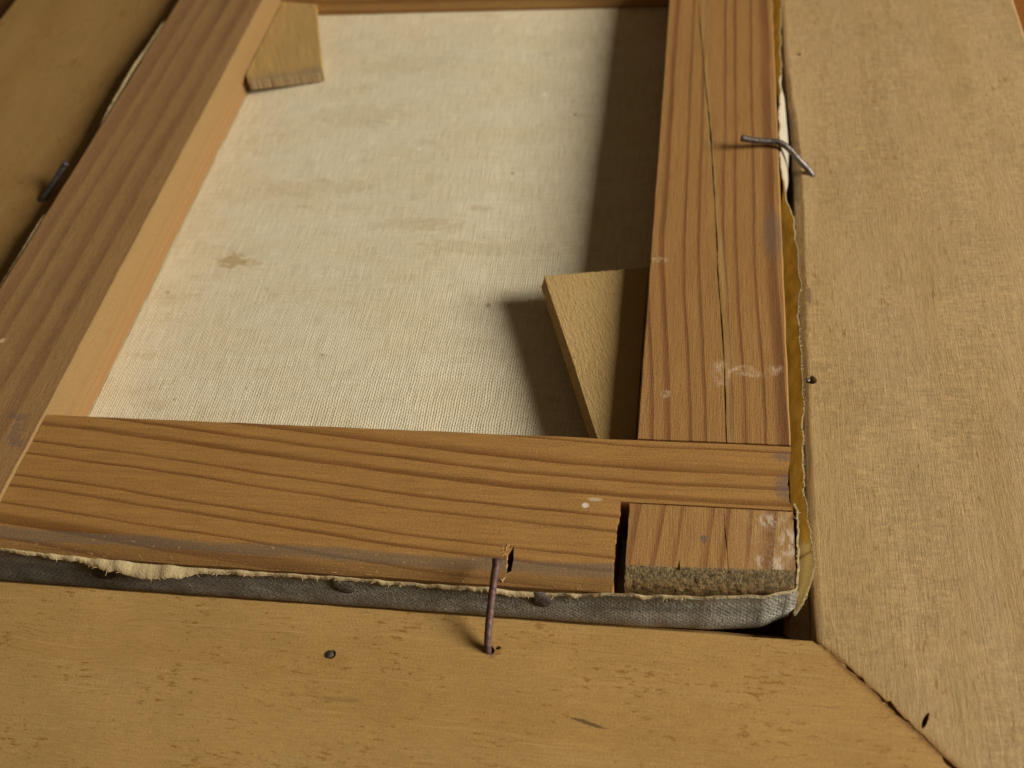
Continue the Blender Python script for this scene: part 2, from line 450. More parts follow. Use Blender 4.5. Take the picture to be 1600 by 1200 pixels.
# --- keys, nails, table
def key_mat(name, a, b, dirt):
    n = NB(name)
    # saw-torn beech: short slanted fibres
    p = n.X * 0.93 + n.Y * 0.36
    q = n.Y * 0.93 - n.X * 0.36
    f = n.noise(n.vec(p / 0.55, q / 3.2, n.Z / 0.6), 3.0, 0.65)
    g = n.n3(0.45, 0.45, 0.45, 3.0, 3.0, 0.7)
    bl = n.n3(14.0, 14.0, 8.0, 1.0, 3.0)
    c = n.mix(bl, a, b)
    c = n.scale(c, 0.62 + 0.46 * f + 0.26 * g)
    d = n.sm(n.n3(2.0, 2.0, 2.0, 9.0, 3.0), 0.68, 0.76)
    c = n.mix(d * 0.5, c, (0.12, 0.08, 0.04))
    if dirt:
        e = n.gauss(n.X, 16.0, 1.2, n.Y, 24.0, 1.4, g, 0.4)
        c = n.mix(e * 0.8, c, (0.06, 0.05, 0.04))
        e = n.sm(-(n.Y - n.X * 0.35) + (bl - 0.5) * 10.0, 21.0, 27.0)
        c = n.mix(e * 0.5, c, (0.20, 0.155, 0.11))
        gl = n.noise(n.vec(p / 1.3, q / 22.0, 0.0), 3.0, 0.6)
        c = n.scale(c, 0.55 + 0.9 * gl)
    return n.finish(c, 0.75, f * 0.9 + g * 0.5, 0.42, 0.2)


m_key1 = key_mat('sawn beech key', (0.55, 0.370, 0.155), (0.51, 0.335, 0.125), False)
m_key2 = key_mat('dusty beech key', (0.421, 0.275, 0.099), (0.385, 0.241, 0.082), True)


def nail_mat(name, a, b, rough, metal):
    n = NB(name)
    g = n.n3(1.1, 1.1, 1.1, 0, 4.0, 0.65)
    f = n.n3(0.35, 0.35, 0.35, 4.0, 3.0)
    c = n.scale(n.mix(n.sm(g, 0.38, 0.65), a, b), 0.75 + 0.5 * f)
    return n.finish(c, rough, g + f * 0.5, 0.15, 0.4, metal)


m_nail_rust = nail_mat('rusty wire nail', (0.175, 0.090, 0.070), (0.075, 0.052, 0.055), 0.5, 0.3)
m_nail_grey = nail_mat('grey wire nail', (0.17, 0.145, 0.125), (0.085, 0.07, 0.062), 0.42, 0.6)
m_nail_dark = nail_mat('dark wire nail', (0.10, 0.085, 0.08), (0.045, 0.038, 0.036), 0.5, 0.4)
m_tack = nail_mat('blackened tack', (0.085, 0.07, 0.055), (0.22, 0.19, 0.15), 0.85, 0.0)
n = NB('varnished table wood')
gr = n.noise(n.vec(n.X / 40.0, n.Y / 2.5, 0.0), 4.0, 0.6)
m_table = n.finish(n.mix(gr, (0.30, 0.12, 0.025), (0.16, 0.055, 0.012)), 0.35, gr, 0.1, 0.4)


# ------------------------------------------------------------------ object helpers
def link(name, bm, mats, parent=None, origin=None, smooth=True, angle=40):
    me = bpy.data.meshes.new(name)
    if origin is not None:
        bmesh.ops.translate(bm, verts=bm.verts, vec=-Vector(origin))
    bm.normal_update()
    bm.to_mesh(me)
    bm.free()
    for m in (mats if isinstance(mats, (list, tuple)) else [mats]):
        me.materials.append(m)
    o = bpy.data.objects.new(name, me)
    COL.objects.link(o)
    if origin is not None:
        o.location = origin
    if parent is not None:
        o.parent = parent
        o.matrix_parent_inverse = Matrix.Translation(parent.location).inverted() if parent.type == 'EMPTY' else Matrix.Identity(4)
    if smooth:
        for p in me.polygons:
            p.use_smooth = True
        try:
            me.set_sharp_from_angle(angle=math.radians(angle))
        except Exception:
            pass
    return o


def thing(name, label, cat, loc, group=None):
    e = bpy.data.objects.new(name, None)
    e.empty_display_size = 0.01
    COL.objects.link(e)
    e.location = loc
    return tag(e, label, cat, group)


def tag(o, label, cat, group=None):
    o['label'] = label
    o['category'] = cat
    if group:
        o['group'] = group
    return o


def nz(x, y, z, s=1.0):
    return mnoise.noise(Vector((x * s, y * s, z * s)))


def lerp_tab(tab, x):
    if x <= tab[0][0]:
        return tab[0][1]
    for (a, fa), (b, fb) in zip(tab, tab[1:]):
        if x <= b:
            k = (x - a) / (b - a)
            k = k * k * (3 - 2 * k)
            return fa + (fb - fa) * k
    return tab[-1][1]


def densify(prof, step):
    out = []
    for i, p in enumerate(prof):
        q = prof[(i + 1) % len(prof)]
        d = math.hypot(q[0] - p[0], q[1] - p[1])
        k = max(1, int(round(d / step)))
        for j in range(k):
            out.append((p[0] + (q[0] - p[0]) * j / k, p[1] + (q[1] - p[1]) * j / k))
    return out


def sweep(prof, s0, s1, step, place, wobble=0.0, seed=0.0, pstep=4.0):
    """sweep a closed (d, z) profile; s0 / s1 give the station where it starts / ends for each (d, z); place(s, d, z) -> mm point"""
    bm = bmesh.new()
    pr = densify(prof, pstep)
    L = abs(s1(0, 0) - s0(0, 0))
    n = max(2, int(L / step))
    rings = []
    for i in range(n + 1):
        k = i / n
        ring = []
        for (d, z) in pr:
            a, b = s0(d, z), s1(d, z)
            s = a + (b - a) * k
            x, y, zz = place(s, d, z)
            if wobble:
                x += wobble * nz(x + seed, y, zz, 0.11)
                y += wobble * nz(x, y + seed, zz + 9, 0.11)
                zz += wobble * 0.8 * nz(x + 31, y, zz + seed, 0.06)
            ring.append(bm.verts.new((x * MM, y * MM, zz * MM)))
        rings.append(ring)
    m = len(pr)
    for i in range(n):
        for j in range(m):
            bm.faces.new((rings[i][j], rings[i][(j + 1) % m], rings[i + 1][(j + 1) % m], rings[i + 1][j]))
    bm.faces.new(rings[0][::-1])
    bm.faces.new(rings[-1])
    bmesh.ops.recalc_face_normals(bm, faces=bm.faces)
    bmesh.ops.triangulate(bm, faces=[f for f in bm.faces if len(f.verts) > 4])
    return bm


def cut(o, cutters):
    """subtract closed bmeshes from o for good"""
    me = bpy.data.meshes.new('cutter')
    allb = bmesh.new()
    for c in cutters:
        tmp = bpy.data.meshes.new('tmp')
        c.to_mesh(tmp)
        c.free()
        allb.from_mesh(tmp)
        bpy.data.meshes.remove(tmp)
    bmesh.ops.recalc_face_normals(allb, faces=allb.faces)
    allb.to_mesh(me)
    allb.free()
    co = bpy.data.objects.new('cutter', me)
    COL.objects.link(co)
    md = o.modifiers.new('cut', 'BOOLEAN')
    md.operation = 'DIFFERENCE'
    md.solver = 'EXACT'
    md.use_self = False
    md.object = co
    dg = bpy.context.evaluated_depsgraph_get()
    new = bpy.data.meshes.new_from_object(o.evaluated_get(dg))
    o.modifiers.clear()
    old = o.data
    o.data = new
    bpy.data.objects.remove(co, do_unlink=True)
    bpy.data.meshes.remove(me)
    nm = old.name
    bpy.data.meshes.remove(old)
    new.name = nm


def prism(pts, z0, z1, top=None):
    """closed prism from plan points in mm"""
    bm = bmesh.new()
    lo = [bm.verts.new((x * MM, y * MM, z0 * MM)) for x, y in pts]
    hi = [bm.verts.new((x * MM, y * MM, z1 * MM)) for x, y in (top or pts)]
    m = len(pts)
    for i in range(m):
        bm.faces.new((lo[i], lo[(i + 1) % m], hi[(i + 1) % m], hi[i]))
    bm.faces.new(lo[::-1])
    bm.faces.new(hi)
    bmesh.ops.recalc_face_normals(bm, faces=bm.faces)
    return bm


def pit(x, y, r, z, depth=5.0, sx=1.0, sy=1.0, rot=0.0, seg=9):
    pts = []
    for i in range(seg):
        a = 2 * math.pi * i / seg
        rr = r * (1 + 0.22 * nz(x + i, y, 3.3, 1.7))
        px, py = rr * math.cos(a) * sx, rr * math.sin(a) * sy
        pts.append((x + px * math.cos(rot) - py * math.sin(rot), y + px * math.sin(rot) + py * math.cos(rot)))
    return prism([(x + (px - x) * .6, y + (py - y) * .6) for px, py in pts], z - depth, z + 1.0, pts)


def catmull(pts, per=6):
    out = []
    P = [Vector(p) for p in pts]
    P = [P[0] * 2 - P[1]] + P + [P[-1] * 2 - P[-2]]
    for i in range(1, len(P) - 2):
        a, b, c, d = P[i - 1:i + 3]
        for j in range(per):
            t = j / per
            out.append(0.5 * ((2 * b) + (c - a) * t + (2 * a - 5 * b + 4 * c - d) * t * t + (3 * b - a - 3 * c + d) * t ** 3))
    out.append(P[-2])
    return out


def tube(bm, pts, rad, seg=10, flat=None, cap_bevel=0.25, noise_amp=0.0):
    """round bar along points (mm); rad(t) gives the radius"""
    rings = []
    n = len(pts)
    up = Vector((0.13, 0.21, 1)).normalized()
    stations = [(pts[0], 0.0, 1 - cap_bevel)] + [(pts[i], i / (n - 1), 1.0) for i in range(n)] + [(pts[-1], 1.0, 1 - cap_bevel)]
    for i, (p, t, k) in enumerate(stations):
        ii = min(max(i - 1, 0), n - 1)
        d = (pts[min(ii + 1, n - 1)] - pts[max(ii - 1, 0)]).normalized()
        a = d.cross(up)
        if a.length < 0.05:
            a = d.cross(Vector((0, 1, 0)))
        a.normalize()
        b = d.cross(a).normalized()
        r = rad(t) * k
        off = Vector((0, 0, 0))
        if i == 0:
            off = -d * rad(0) * 0.18
        if i == len(stations) - 1:
            off = d * rad(1) * 0.18
        ring = []
        for j in range(seg):
            an = 2 * math.pi * j / seg
            rr = r * (1 + noise_amp * nz(p.x + j, p.y, p.z, 1.1))
            q = p + off + a * rr * math.cos(an) + b * rr * math.sin(an)
            ring.append(bm.verts.new(q * MM))
        rings.append(ring)
    for r0, r1 in zip(rings, rings[1:]):
        for j in range(seg):
            bm.faces.new((r0[j], r0[(j + 1) % seg], r1[(j + 1) % seg], r1[j]))
    bm.faces.new(rings[0][::-1])
    bm.faces.new(rings[-1])


# ------------------------------------------------------------------ the surface underneath
ZT = -32.0
bm = prism([(-700, -500), (500, -500), (500, 800), (-700, 800)], ZT - 25, ZT)
tb = link('tabletop', bm, m_table, smooth=False)
tb['kind'] = 'structure'

# ------------------------------------------------------------------ picture frame: four mitred rails
ZF = -9.0
XI0, XI1, YI0, YI1 = -245.0, 50.6, -57.0, 325.0      # rebate opening
FW = 98.0
frame = thing('picture_frame', 'pale bare wooden picture frame with mitred corners, lying face down around the canvas', 'picture frame',
              (-0.097, 0.134, ZT * MM))
RAIL = [(-7, -22.2), (0, -22.2), (0, -10.2), (0.35, -9.35), (1.3, -9), (97, -9), (98, -10), (98, ZT + 0.02), (-7, ZT + 0.02)]
# dents and bow of the inner edge of the right rail
dent = [(-57, -0.4), (10, 0.2), (40, 1.0), (90, 2.2), (118, 3.0), (150, 2.9), (168, 2.4), (185, 1.0), (215, -0.6), (330, -0.6)]


def rail(name, side, mat, seed):
    rag = 0.28

    def ragged(d, z, q):
        # mitre faces are hand sawn: uneven gap of a few tenths of a millimetre
        return max(0.05, 0.26 + 1.9 * max(0.0, nz(d + q, 3.3 + q, 0, 0.16)) + 0.9 * nz(d, q, 0, 0.6) + 0.8 * nz(d, q, 5, 1.3))
    if side in ('right', 'left'):
        s0 = lambda d, z: YI0 - d + ragged(d, z, seed)
        s1 = lambda d, z: YI1 + d - ragged(d, z, seed + 5)
        if side == 'right':
            def place(s, d, z):
                w = lerp_tab(dent, s) * max(0.0, 1 - max(d, 0) / 6.0) * (1.0 if z > -9.9 else 0.25) if d > -6.9 and z > -21 else 0.0
                return (XI1 + d + w, s, z)
        else:
            place = lambda s, d, z: (XI0 - d, s, z)
    else:
        s0 = lambda d, z: XI0 - d + ragged(d, z, seed)
        s1 = lambda d, z: XI1 + d - ragged(d, z, seed + 5)
        place = (lambda s, d, z: (s, YI0 - d, z)) if side == 'bottom' else (lambda s, d, z: (s, YI1 + d, z))
    bm = sweep(RAIL, s0, s1, 6.0, place, 0.25, seed, 0.8)
    return link(name, bm, mat, frame)


rail_r = rail('rail', 'right', m_rail_r, 11.0)
rail_b = rail('rail', 'bottom', m_rail_b, 23.0)
rail_l = rail('rail', 'left', m_rail_l, 37.0)
rail_t = rail('rail', 'top', m_rail_t, 51.0)
cut(rail_r, [pit(53.3, 33.4, 1.9, ZF, 5), pit(56.0, 216.0, 1.1, ZF, 3, 1.3, .8), pit(58.2, 135.4, 1.3, ZF, 3),
             pit(75.9, -76.8, 2.0, ZF, 4, 1.35, .34, 1.15)])
cut(rail_b, [pit(-79.9, -72.0, 1.5, ZF, 4), pit(-35.9, -67.3, 1.55, ZF, 3), pit(-33.9, -66.3, 0.8, ZF, 2, 1.3, .7)])
cut(rail_l, [pit(-248.5, 215.0, 1.3, ZF, 3, 1.8, .7, .4), pit(-254.3, 118.2, 1.4, ZF, 3)])
for q, o in enumerate((rail_r, rail_b, rail_l, rail_t)):
    o['label'] = ('right frame rail with curly figure', 'bottom frame rail flecked with brown', 'left frame rail in the bar\'s shade',
                  'far frame rail')[q]
for (cx, cy, dx, dy, far) in ((XI1, YI0, 1, -1, 0), (XI0, YI0, -1, -1, 0), (XI1, YI1, 1, 1, 0), (XI0, YI1, -1, 1, 0)):
    # old glue squeezed into the joint
    bm = bmesh.new()
    A, B = [], []
    N = 160
    for i in range(N + 1):
        t = 0.6 + (FW - 1.4) * i / N
        w = 0.9
        z = min(ZF - 0.12, ZF - 0.25 + 1.8 * nz(t, cy, 2.0, 0.22))
        A.append(((cx + dx * t - w, cy + dy * t - w * dx * dy * -1, z)))
        B.append(((cx + dx * t + w, cy + dy * t + w * dx * dy * -1, z)))
    rows = []
    for zo in (0, -14):
        rows.append([bm.verts.new(Vector((p[0], p[1], p[2] + zo)) * MM) for p in A])
        rows.append([bm.verts.new(Vector((p[0], p[1], p[2] + zo)) * MM) for p in B])
    for i in range(N):
        for a, b in ((0, 1), (1, 3), (3, 2), (2, 0)):
            bm.faces.new((rows[a][i], rows[a][i + 1], rows[b][i + 1], rows[b][i]))
    bmesh.ops.recalc_face_normals(bm, faces=bm.faces)
    link('glue_line', bm, m_glue, frame)

# ------------------------------------------------------------------ stretched canvas: bars, cloth, tacks
ZC = -20.1
XL, XR, YT = -194.3, 45.0, 275.0
painting = thing('stretched_canvas', 'old canvas stretched on reddish pine bars, seen from the back inside the frame', 'canvas',
                 (-0.097, 0.134, (ZC - 1) * MM))


def bar_profile(inner, outer, top=0.0, chamfer=None, b=0.45):
    """(d, z) from the inner edge d=inner to the outer edge d=outer"""
    s = 1 if outer > inner else -1
    p = [(inner, ZC + 0.3), (inner, top - b), (inner + s * b, top)]
    if chamfer:
        p += [(outer - s * chamfer[0], top), (outer - s * chamfer[0] * .45, top - chamfer[1] * .40), (outer - s * .3, top - chamfer[1])]
    else:
        p += [(outer - s * b, top), (outer, top - b)]
    p += [(outer, ZC + 0.3)]
    return p


# bottom bar runs through at the right, butts against the left bar
def b_end(d, z):
    base = lerp_tab([(-22, 44.6), (-19, 44.2), (-14, 43.7), (-9, 43.9), (-5, 44.5), (0, 44.8)], d)
    return base + 0.45 * nz(d, z, 4.0, 0.6) + (0.0 if z > -4 else 0.4)


bar_b = link('stretcher_bar', sweep(bar_profile(0, -50.0, 0.0, (6.6, 4.6)), lambda d, z: XL + 0.15, b_end, 3.5,
                                    lambda s, d, z: (s, d, z), 0.22, 3.0, 1.6), m_bottom, painting)
# open mortise for the right bar's tenon, with a chewed left wall
left_wall = [(-3.7 + 0.5 * nz(0, y, 1, 0.9) + 0.25 * nz(3, y, 1, 2.2) + (0.5 if y > -29 else 0), y) for y in [-22.6 - i * 0.9 for i in range(34)]]
notch = prism(left_wall + [(60, left_wall[-1][1]), (60, -22.6)], ZC - 4, 5)
gouge = prism([(-33.2, -42.0), (-32.2, -40.6), (-31.9, -43.5), (-32.2, -46.5), (-33.2, -47.2)], -5.5, 2,
              [(-33.6, -42.0), (-32.0, -39.2), (-31.5, -43.5), (-31.8, -46.8), (-33.8, -47.6)])
cut(bar_b, [notch, gouge])

# right bar and its tenon
bar_r = link('stretcher_bar', sweep(bar_profile(0, XR), lambda d, z: 0.25 + 0.12 * nz(d, z, 8.0, 1.3), lambda d, z: YT + 44.0, 3.5,
                                    lambda s, d, z: (d, s, z + 0.05), 0.22, 17.0, 1.6), m_right, painting)
crack = [(13.2, 245), (14.1, 226.4), (16.9, 185.3), (19.3, 154.7), (21.2, 120), (22.7, 88.6), (23.3, 70.8), (25.3, 38.3), (26.4, 2.8), (26.6, -2)]


def crack_cutter(pts, depth, w0):
    P = catmull([(x, y, 0) for x, y in pts], 8)
    Lp, Rp = [], []
    for i, q in enumerate(P):
        w = w0 * (0.30 + 1.1 * abs(nz(q.x, q.y, 6, 0.12)) + 0.3 * nz(q.x, q.y, 2, 0.6))
        w *= min(1.0, (len(P) - 1 - i) / 3 + 0.4, i / 6 + 0.15)
        Lp.append((q.x - w, q.y))
        Rp.append((q.x + w, q.y))
    bm = bmesh.new()
    A = [bm.verts.new((x * MM, y * MM, 1.0 * MM)) for x, y in Lp]
    B = [bm.verts.new((x * MM, y * MM, 1.0 * MM)) for x, y in Rp]
    C = [bm.verts.new(((l[0] + r[0]) / 2 * MM + 0.0001, l[1] * MM, -depth * MM)) for l, r in zip(Lp, Rp)]
    for i in range(len(A) - 1):
        bm.faces.new((A[i], A[i + 1], B[i + 1], B[i]))
        bm.faces.new((B[i], B[i + 1], C[i + 1], C[i]))
        bm.faces.new((C[i], C[i + 1], A[i + 1], A[i]))
    bm.faces.new((A[0], B[0], C[0]))
    bm.faces.new((A[-1], C[-1], B[-1]))
    bmesh.ops.recalc_face_normals(bm, faces=bm.faces)
    return bm


cut(bar_r, [crack_cutter(crack, 3.0, 0.45)])

# the tenon: worn, sawn off end with its own bevel
bm = bmesh.new()
NX, rowsv = 60, []
prof = [(-22.9, ZC + .4), (-22.9, -0.35), (-23.1, -0.02)] + [(-24.0 - i * 2.4, 0.0) for i in range(8)] + \
       [(-43.0, 0.0), (-43.5, -0.3), (-44.3, -1.2), (-45.2, -2.3), (-46.2, -3.5), (-47.0, -4.6), (-47.4, -6.0), (-47.4, ZC + .4)]
for i in range(NX + 1):
    x = -0.5 + (44.9 + 0.5) * i / NX
    ring = []
    for k, (y, z) in enumerate(prof):
        e = 1.0 if 11 <= k <= 16 else 0.15
        dx = 0.35 * nz(y, z, 2.0, 0.5) if i in (0, NX) else 0
        yy = y + e * (0.55 * nz(x, y, z, 0.9) + 0.25 * nz(x, y + 9, z, 2.3)) + max(0, (x - 10) / 35.0) * (1.2 if y < -30 else 0)
        zz = z + (0.35 * nz(x + 5, y, z, 1.1) if 12 <= k <= 16 else 0.07 * nz(x, y, 3, 0.4))
        ring.append(bm.verts.new(Vector((x + dx, yy, zz)) * MM))
    rowsv.append(ring)
mp = len(prof)
for i in range(NX):
    for k in range(mp):
        f = bm.faces.new((rowsv[i][k], rowsv[i][(k + 1) % mp], rowsv[i + 1][(k + 1) % mp], rowsv[i + 1][k]))
        f.material_index = 1 if 11 <= k <= 17 else 0
bm.faces.new(rowsv[0][::-1])
bm.faces.new(rowsv[-1])
bmesh.ops.recalc_face_normals(bm, faces=bm.faces)
tenon = link('tenon', bm, [m_tenon, m_end], bar_r, angle=50)
tenon['label'] = 'sawn tenon end smeared with glue'
cut(tenon, [crack_cutter([(25.9, -22.0), (26.2, -30), (26.9, -38), (27.4, -48)], 3.0, 0.30),
            prism([(13.6, -43.0), (14.0, -40.5), (14.5, -44.0), (13.8, -44.5)], -0.9, 1.0)])
# small fillet of the bar that closes the mortise at its root on the outer side
bar_l = link('stretcher_bar', sweep(bar_profile(XL, -238.6, 0.9), lambda d, z: -50.5, lambda d, z: YT + 44.0, 3.5,
                                    lambda s, d, z: (d, s, z), 0.22, 29.0, 1.6), m_left, painting)
bar_t = link('stretcher_bar', sweep(bar_profile(YT, YT + 44.0), lambda d, z: XL + 0.2, lambda d, z: -0.3, 5.0,
                                    lambda s, d, z: (s, d, z - 0.1), 0.22, 41.0, 2.5), m_top, painting)
for o, l in ((bar_b, 'bottom pine bar with slanting dark grain'), (bar_r, 'right pine bar with a long crack'),
             (bar_l, 'left pine bar, dull brown on top, orange inside'), (bar_t, 'far pine bar')):
    o['label'] = l

# the cloth itself, seen through the opening
bm = bmesh.new()
gx = [-239.5 + i * (285.5 / 70) for i in range(71)]
gy = [-50.5 + i * (369.5 / 90) for i in range(91)]
def rnd_corner(x, y):
    dx, dy = max(0.0, x - 34.0), max(0.0, -39.0 - y)
    L = math.hypot(dx, dy)
    return (x, y) if L <= 9.5 else (min(x, 34.0) + dx * 9.5 / L, max(y, -39.0) - dy * 9.5 / L)


V = [[bm.verts.new(Vector((*rnd_corner(x, y), ZC + 0.35 * nz(x, y, 1.0, 0.02) * (1 if -190 < x < 0 and 4 < y < 270 else 0.0)
                           + 0.08 * nz(x, y, 7.0, 0.12))) * MM) for x in gx] for y in gy]
for j in range(len(gy) - 1):
    for i in range(len(gx) - 1):
        bm.faces.new((V[j][i], V[j][i + 1], V[j + 1][i + 1], V[j + 1][i]))
low = bmesh.ops.extrude_face_region(bm, geom=bm.faces[:])
bmesh.ops.translate(bm, verts=[v for v in low['geom'] if isinstance(v, bmesh.types.BMVert)], vec=(0, 0, -0.0006))
bmesh.ops.recalc_face_normals(bm, faces=bm.faces)
canvas = link('canvas', bm, m_canvas, painting)


def ribbon(name, stations, rows_fn, thick, mats, parent, nrm, label=None, two=False):
    """a strip of cloth of real thickness: rows_fn(s) -> list of mm points from the fold up to the cut edge"""
    bm = bmesh.new()
    inn, out = [], []
    for s in stations:
        P = [Vector(p) for p in rows_fn(s)]
        inn.append([bm.verts.new(p * MM) for p in P])
        out.append([bm.verts.new((p + (nrm(s, k) if two else nrm(s)) * thick) * MM) for k, p in enumerate(P)])
    nr = len(inn[0])
    for i in range(len(stations) - 1):
        for k in range(nr - 1):
            f = bm.faces.new((inn[i][k], inn[i + 1][k], inn[i + 1][k + 1], inn[i][k + 1])); f.material_index = 0
            f = bm.faces.new((out[i][k], out[i][k + 1], out[i + 1][k + 1], out[i + 1][k])); f.material_index = 1
        f = bm.faces.new((inn[i][-1], inn[i + 1][-1], out[i + 1][-1], out[i][-1])); f.material_index = 2
        f = bm.faces.new((inn[i][0], out[i][0], out[i + 1][0], inn[i + 1][0])); f.material_index = 1
    for i in (0, -1):
        for k in range(nr - 1):
            f = bm.faces.new((inn[i][k], inn[i][k + 1], out[i][k + 1], out[i][k])); f.material_index = 2
    bmesh.ops.recalc_face_normals(bm, faces=bm.faces)
    o = link(name, bm, mats, parent, angle=60)
    if label:
        o['label'] = label
    return o


def frange(a, b, st):
    n = max(1, int(round((b - a) / st)))
    return [a + (b - a) * i / n for i in range(n + 1)]


# bottom margin: painted grey, tacked to the outer face of the bottom bar
zt_tab = [(-239, 0.0), (-190, -0.2), (-168, -2.0), (-150, -3.2), (-138, -3.9), (-122, -4.1), (-90, -4.0), (-50, -4.6), (-36, -4.3), (-30, -5.4), (-15, -4.6),
          (0, -2.6), (20, -2.3), (35, -1.9), (43, -1.6), (46, -1.6)]
fold_tab = [(-239, 0.2), (-190, 0.3), (-176, 0.7), (-163, 1.3), (-150, 3.0), (-140, 3.8), (-132, 3.2), (-124, 1.2), (-112, 0.9), (-96, 0.6), (-60, 0.5),
            (-40, 0.8), (-31, 1.2), (-20, 0.4), (46, 0.2)]
yw_tab = [(-239, -50.7), (0, -50.7), (20, -50.2), (36, -48.9), (43, -47.2), (46, -46.0)]


def bottom_rows(s):
    top = lerp_tab(zt_tab, s) + 0.7 * nz(s, 1, 1, 0.22) + 0.12 * nz(s, 4, 1, 1.1)
    yw = lerp_tab(yw_tab, s)
    fold = max(0.15, lerp_tab(fold_tab, s) + 0.4 * nz(s, 2, 6, 0.3) + 0.3 * nz(s, 9, 6, 0.9))
    rows = []
    # rounded corner of the folded cloth at the right end
    rise = max(0.0, (s - 30) / 16.0) ** 2.4 * 7.5
    for k in range(9):
        t = k / 8
        z = (ZC - 0.9 + rise) + (top - (ZC - 0.9 + rise)) * t
        bulge = 0.55 * math.sin(math.pi * min(1, t * 1.1)) + 0.25 * nz(s, t * 9, 3, 0.16)
        y = yw - bulge * (1 - t)
        if k == 0:
            y = yw + 0.7
        rows.append((s, y, z))
    for k in (1, 2, 3):
        t = k / 3
        rows.append((s, yw - fold * t, top + 0.25 * math.sin(math.pi * t) - 0.30 * fold * t * t))
    return rows


marg_b = ribbon('tacking_margin', frange(-239, 45.6, 0.6), bottom_rows, 0.7, [m_fray, m_margin, m_fray], canvas,
                lambda s, k: Vector((0, -1, 0.0)) if k < 7 else (Vector((0, -0.8, -0.6)) if k == 8 else Vector((0, -0.25, -0.97))),
                label='grey painted margin turned up over the bottom edge', two=True)

# right margin: loose, standing off the bar, pulled in where a nail presses
flap_e = [(320, 48.6), (247.6, 48.9), (198.3, 47.4), (180.3, 46.6), (163.3, 45.7), (153.1, 45.3), (141.2, 45.4), (127.9, 45.8), (113.4, 47.0),
          (99.6, 49.2), (83.1, 50.0), (70.6, 50.2), (58.6, 49.3), (47.1, 49.2), (33.5, 49.3), (23, 49.2), (12.9, 48.8), (0.9, 48.5), (-12.8, 48.2),
          (-21.5, 48.6), (-28.9, 49.3), (-33.5, 49.9)][::-1]
flap_f = [(-34, 45.7), (112, 45.7), (134, 48.8), (152, 49.5), (172, 49.2), (204, 45.9), (320, 45.7)]
flap_z = [(-34, -2.6), (-20, -2.2), (60, -2.0), (140, -0.6), (200, -2.0), (320, -2.0)]


def right_rows(s):
    xe, xf = lerp_tab(flap_e, s), lerp_tab(flap_f, s)
    ze = lerp_tab(flap_z, s) + 0.35 * nz(s, 8, 2, 0.25) + 0.15 * nz(s, 8, 2, 1.3)
    xe += 0.10 * nz(s, 2, 5, 0.8) + 0.4 * nz(s, 6, 5, 0.13)
    zf = -9.5 + 0.8 * nz(s, 3, 3, 0.07)
    rows = [(45.6, s, ZC - 0.3), (45.6 + (xf - 45.6) * .8, s, -14.0)]
    for k in range(8):
        t = k / 7
        z = zf + (ze - zf) * t
        x = xf + (xe - xf) * t + 0.7 * math.sin(math.pi * t) * lerp_tab([(45.7, -0.25), (49.4, 0.8)], xf)
        rows.append((x + 0.5 * t * nz(s, t * 2.0, 7, 0.22), s + 0.3 * nz(s, t * 5, 1, 0.2), z))
    return rows


marg_r = ribbon('tacking_margin', frange(-33.5, 318, 1.1), right_rows, 0.45, [m_flap_in, m_primer, m_fray], canvas,
                lambda s: Vector((1, 0, 0.05)), label='loose margin on the right, yellowed inside, white outside')

# folded corner: the side margin closes round to the bottom one
corner_pts = [(49.9, -33.5, -2.8), (50.3, -36.5, -4.6), (49.6, -40.0, -6.6), (48.4, -43.6, -8.6), (46.9, -46.6, -10.4), (45.3, -48.6, -12.2)]
cp = catmull(corner_pts, 5)


def corner_rows(i):
    p = cp[int(i)]
    t = i / (len(cp) - 1)
    f = Vector((46.2 - 1.2 * t, -34.0 - 12.5 * t, ZC + 0.2))
    q = Vector((45.8 - 0.6 * t, p.y + 1.5, -9.0))
    rows = []
    for k in range(7):
        u = k / 6
        rows.append(f * (1 - u) ** 2 + q * 2 * u * (1 - u) + p * u * u)
    return rows


ribbon('corner_fold', list(range(len(cp))), corner_rows, 0.5, [m_flap_in, m_primer, m_fray], canvas, lambda s: Vector((1, -.4, -0.2)).normalized())
# narrow torn strip of cloth lying against the end of the tenon
tor = [(45.2, -20.0, -0.4), (45.6, -24.0, 0.4), (45.7, -29, 0.1), (45.6, -34, -0.3), (45.7, -39, -1.3), (45.4, -43.5, -2.8), (45.4, -46.5, -4.6)]
tp = catmull(tor, 6)


def torn_rows(i):
    p = tp[int(i)]
    return [(p.x + 0.4, p.y, -14.0), (p.x + 0.2, p.y, p.z - 5), (p.x + 0.5 * nz(p.y, 1, 1, 0.6), p.y, p.z + 0.6 * nz(p.y, 3, 3, 0.7))]


ribbon('torn_edge', list(range(len(tp))), torn_rows, 0.5, [m_fray, m_fray, m_fray], canvas, lambda s: Vector((1, 0, 0)))

# left margin: only its frayed edge shows above the far side of the left bar
left_tab = [(-50, -0.6), (50, -0.2), (95, 0.0), (104, -0.8), (112, -4.0), (138, -4.0), (150, -1.4), (165, 0.2), (200, 0.1), (236, 0.2), (245, -1.0),
            (252, -4.0), (320, -4.0)]
left_x = [(-50, -239.4), (90, -239.6), (150, -239.4), (200, -241.0), (225, -240.0), (245, -239.4), (320, -239.4)]


def left_rows(s):
    top = lerp_tab(left_tab, s) + 0.25 * nz(s, 5, 5, 0.5)
    x = lerp_tab(left_x, s) + 0.25 * nz(s, 5, 9, 0.3)
    return [(-239.2, s, ZC - 0.3), (-239.3, s, -12), (-239.4 + (x + 239.4) * .5, s, -5), (x, s, top)]


ribbon('tacking_margin', frange(-50, 318, 1.3), left_rows, 0.75, [m_fray, m_margin, m_fray], canvas, lambda s: Vector((-1, 0, 0)),
       label='frayed margin edge along the left bar')

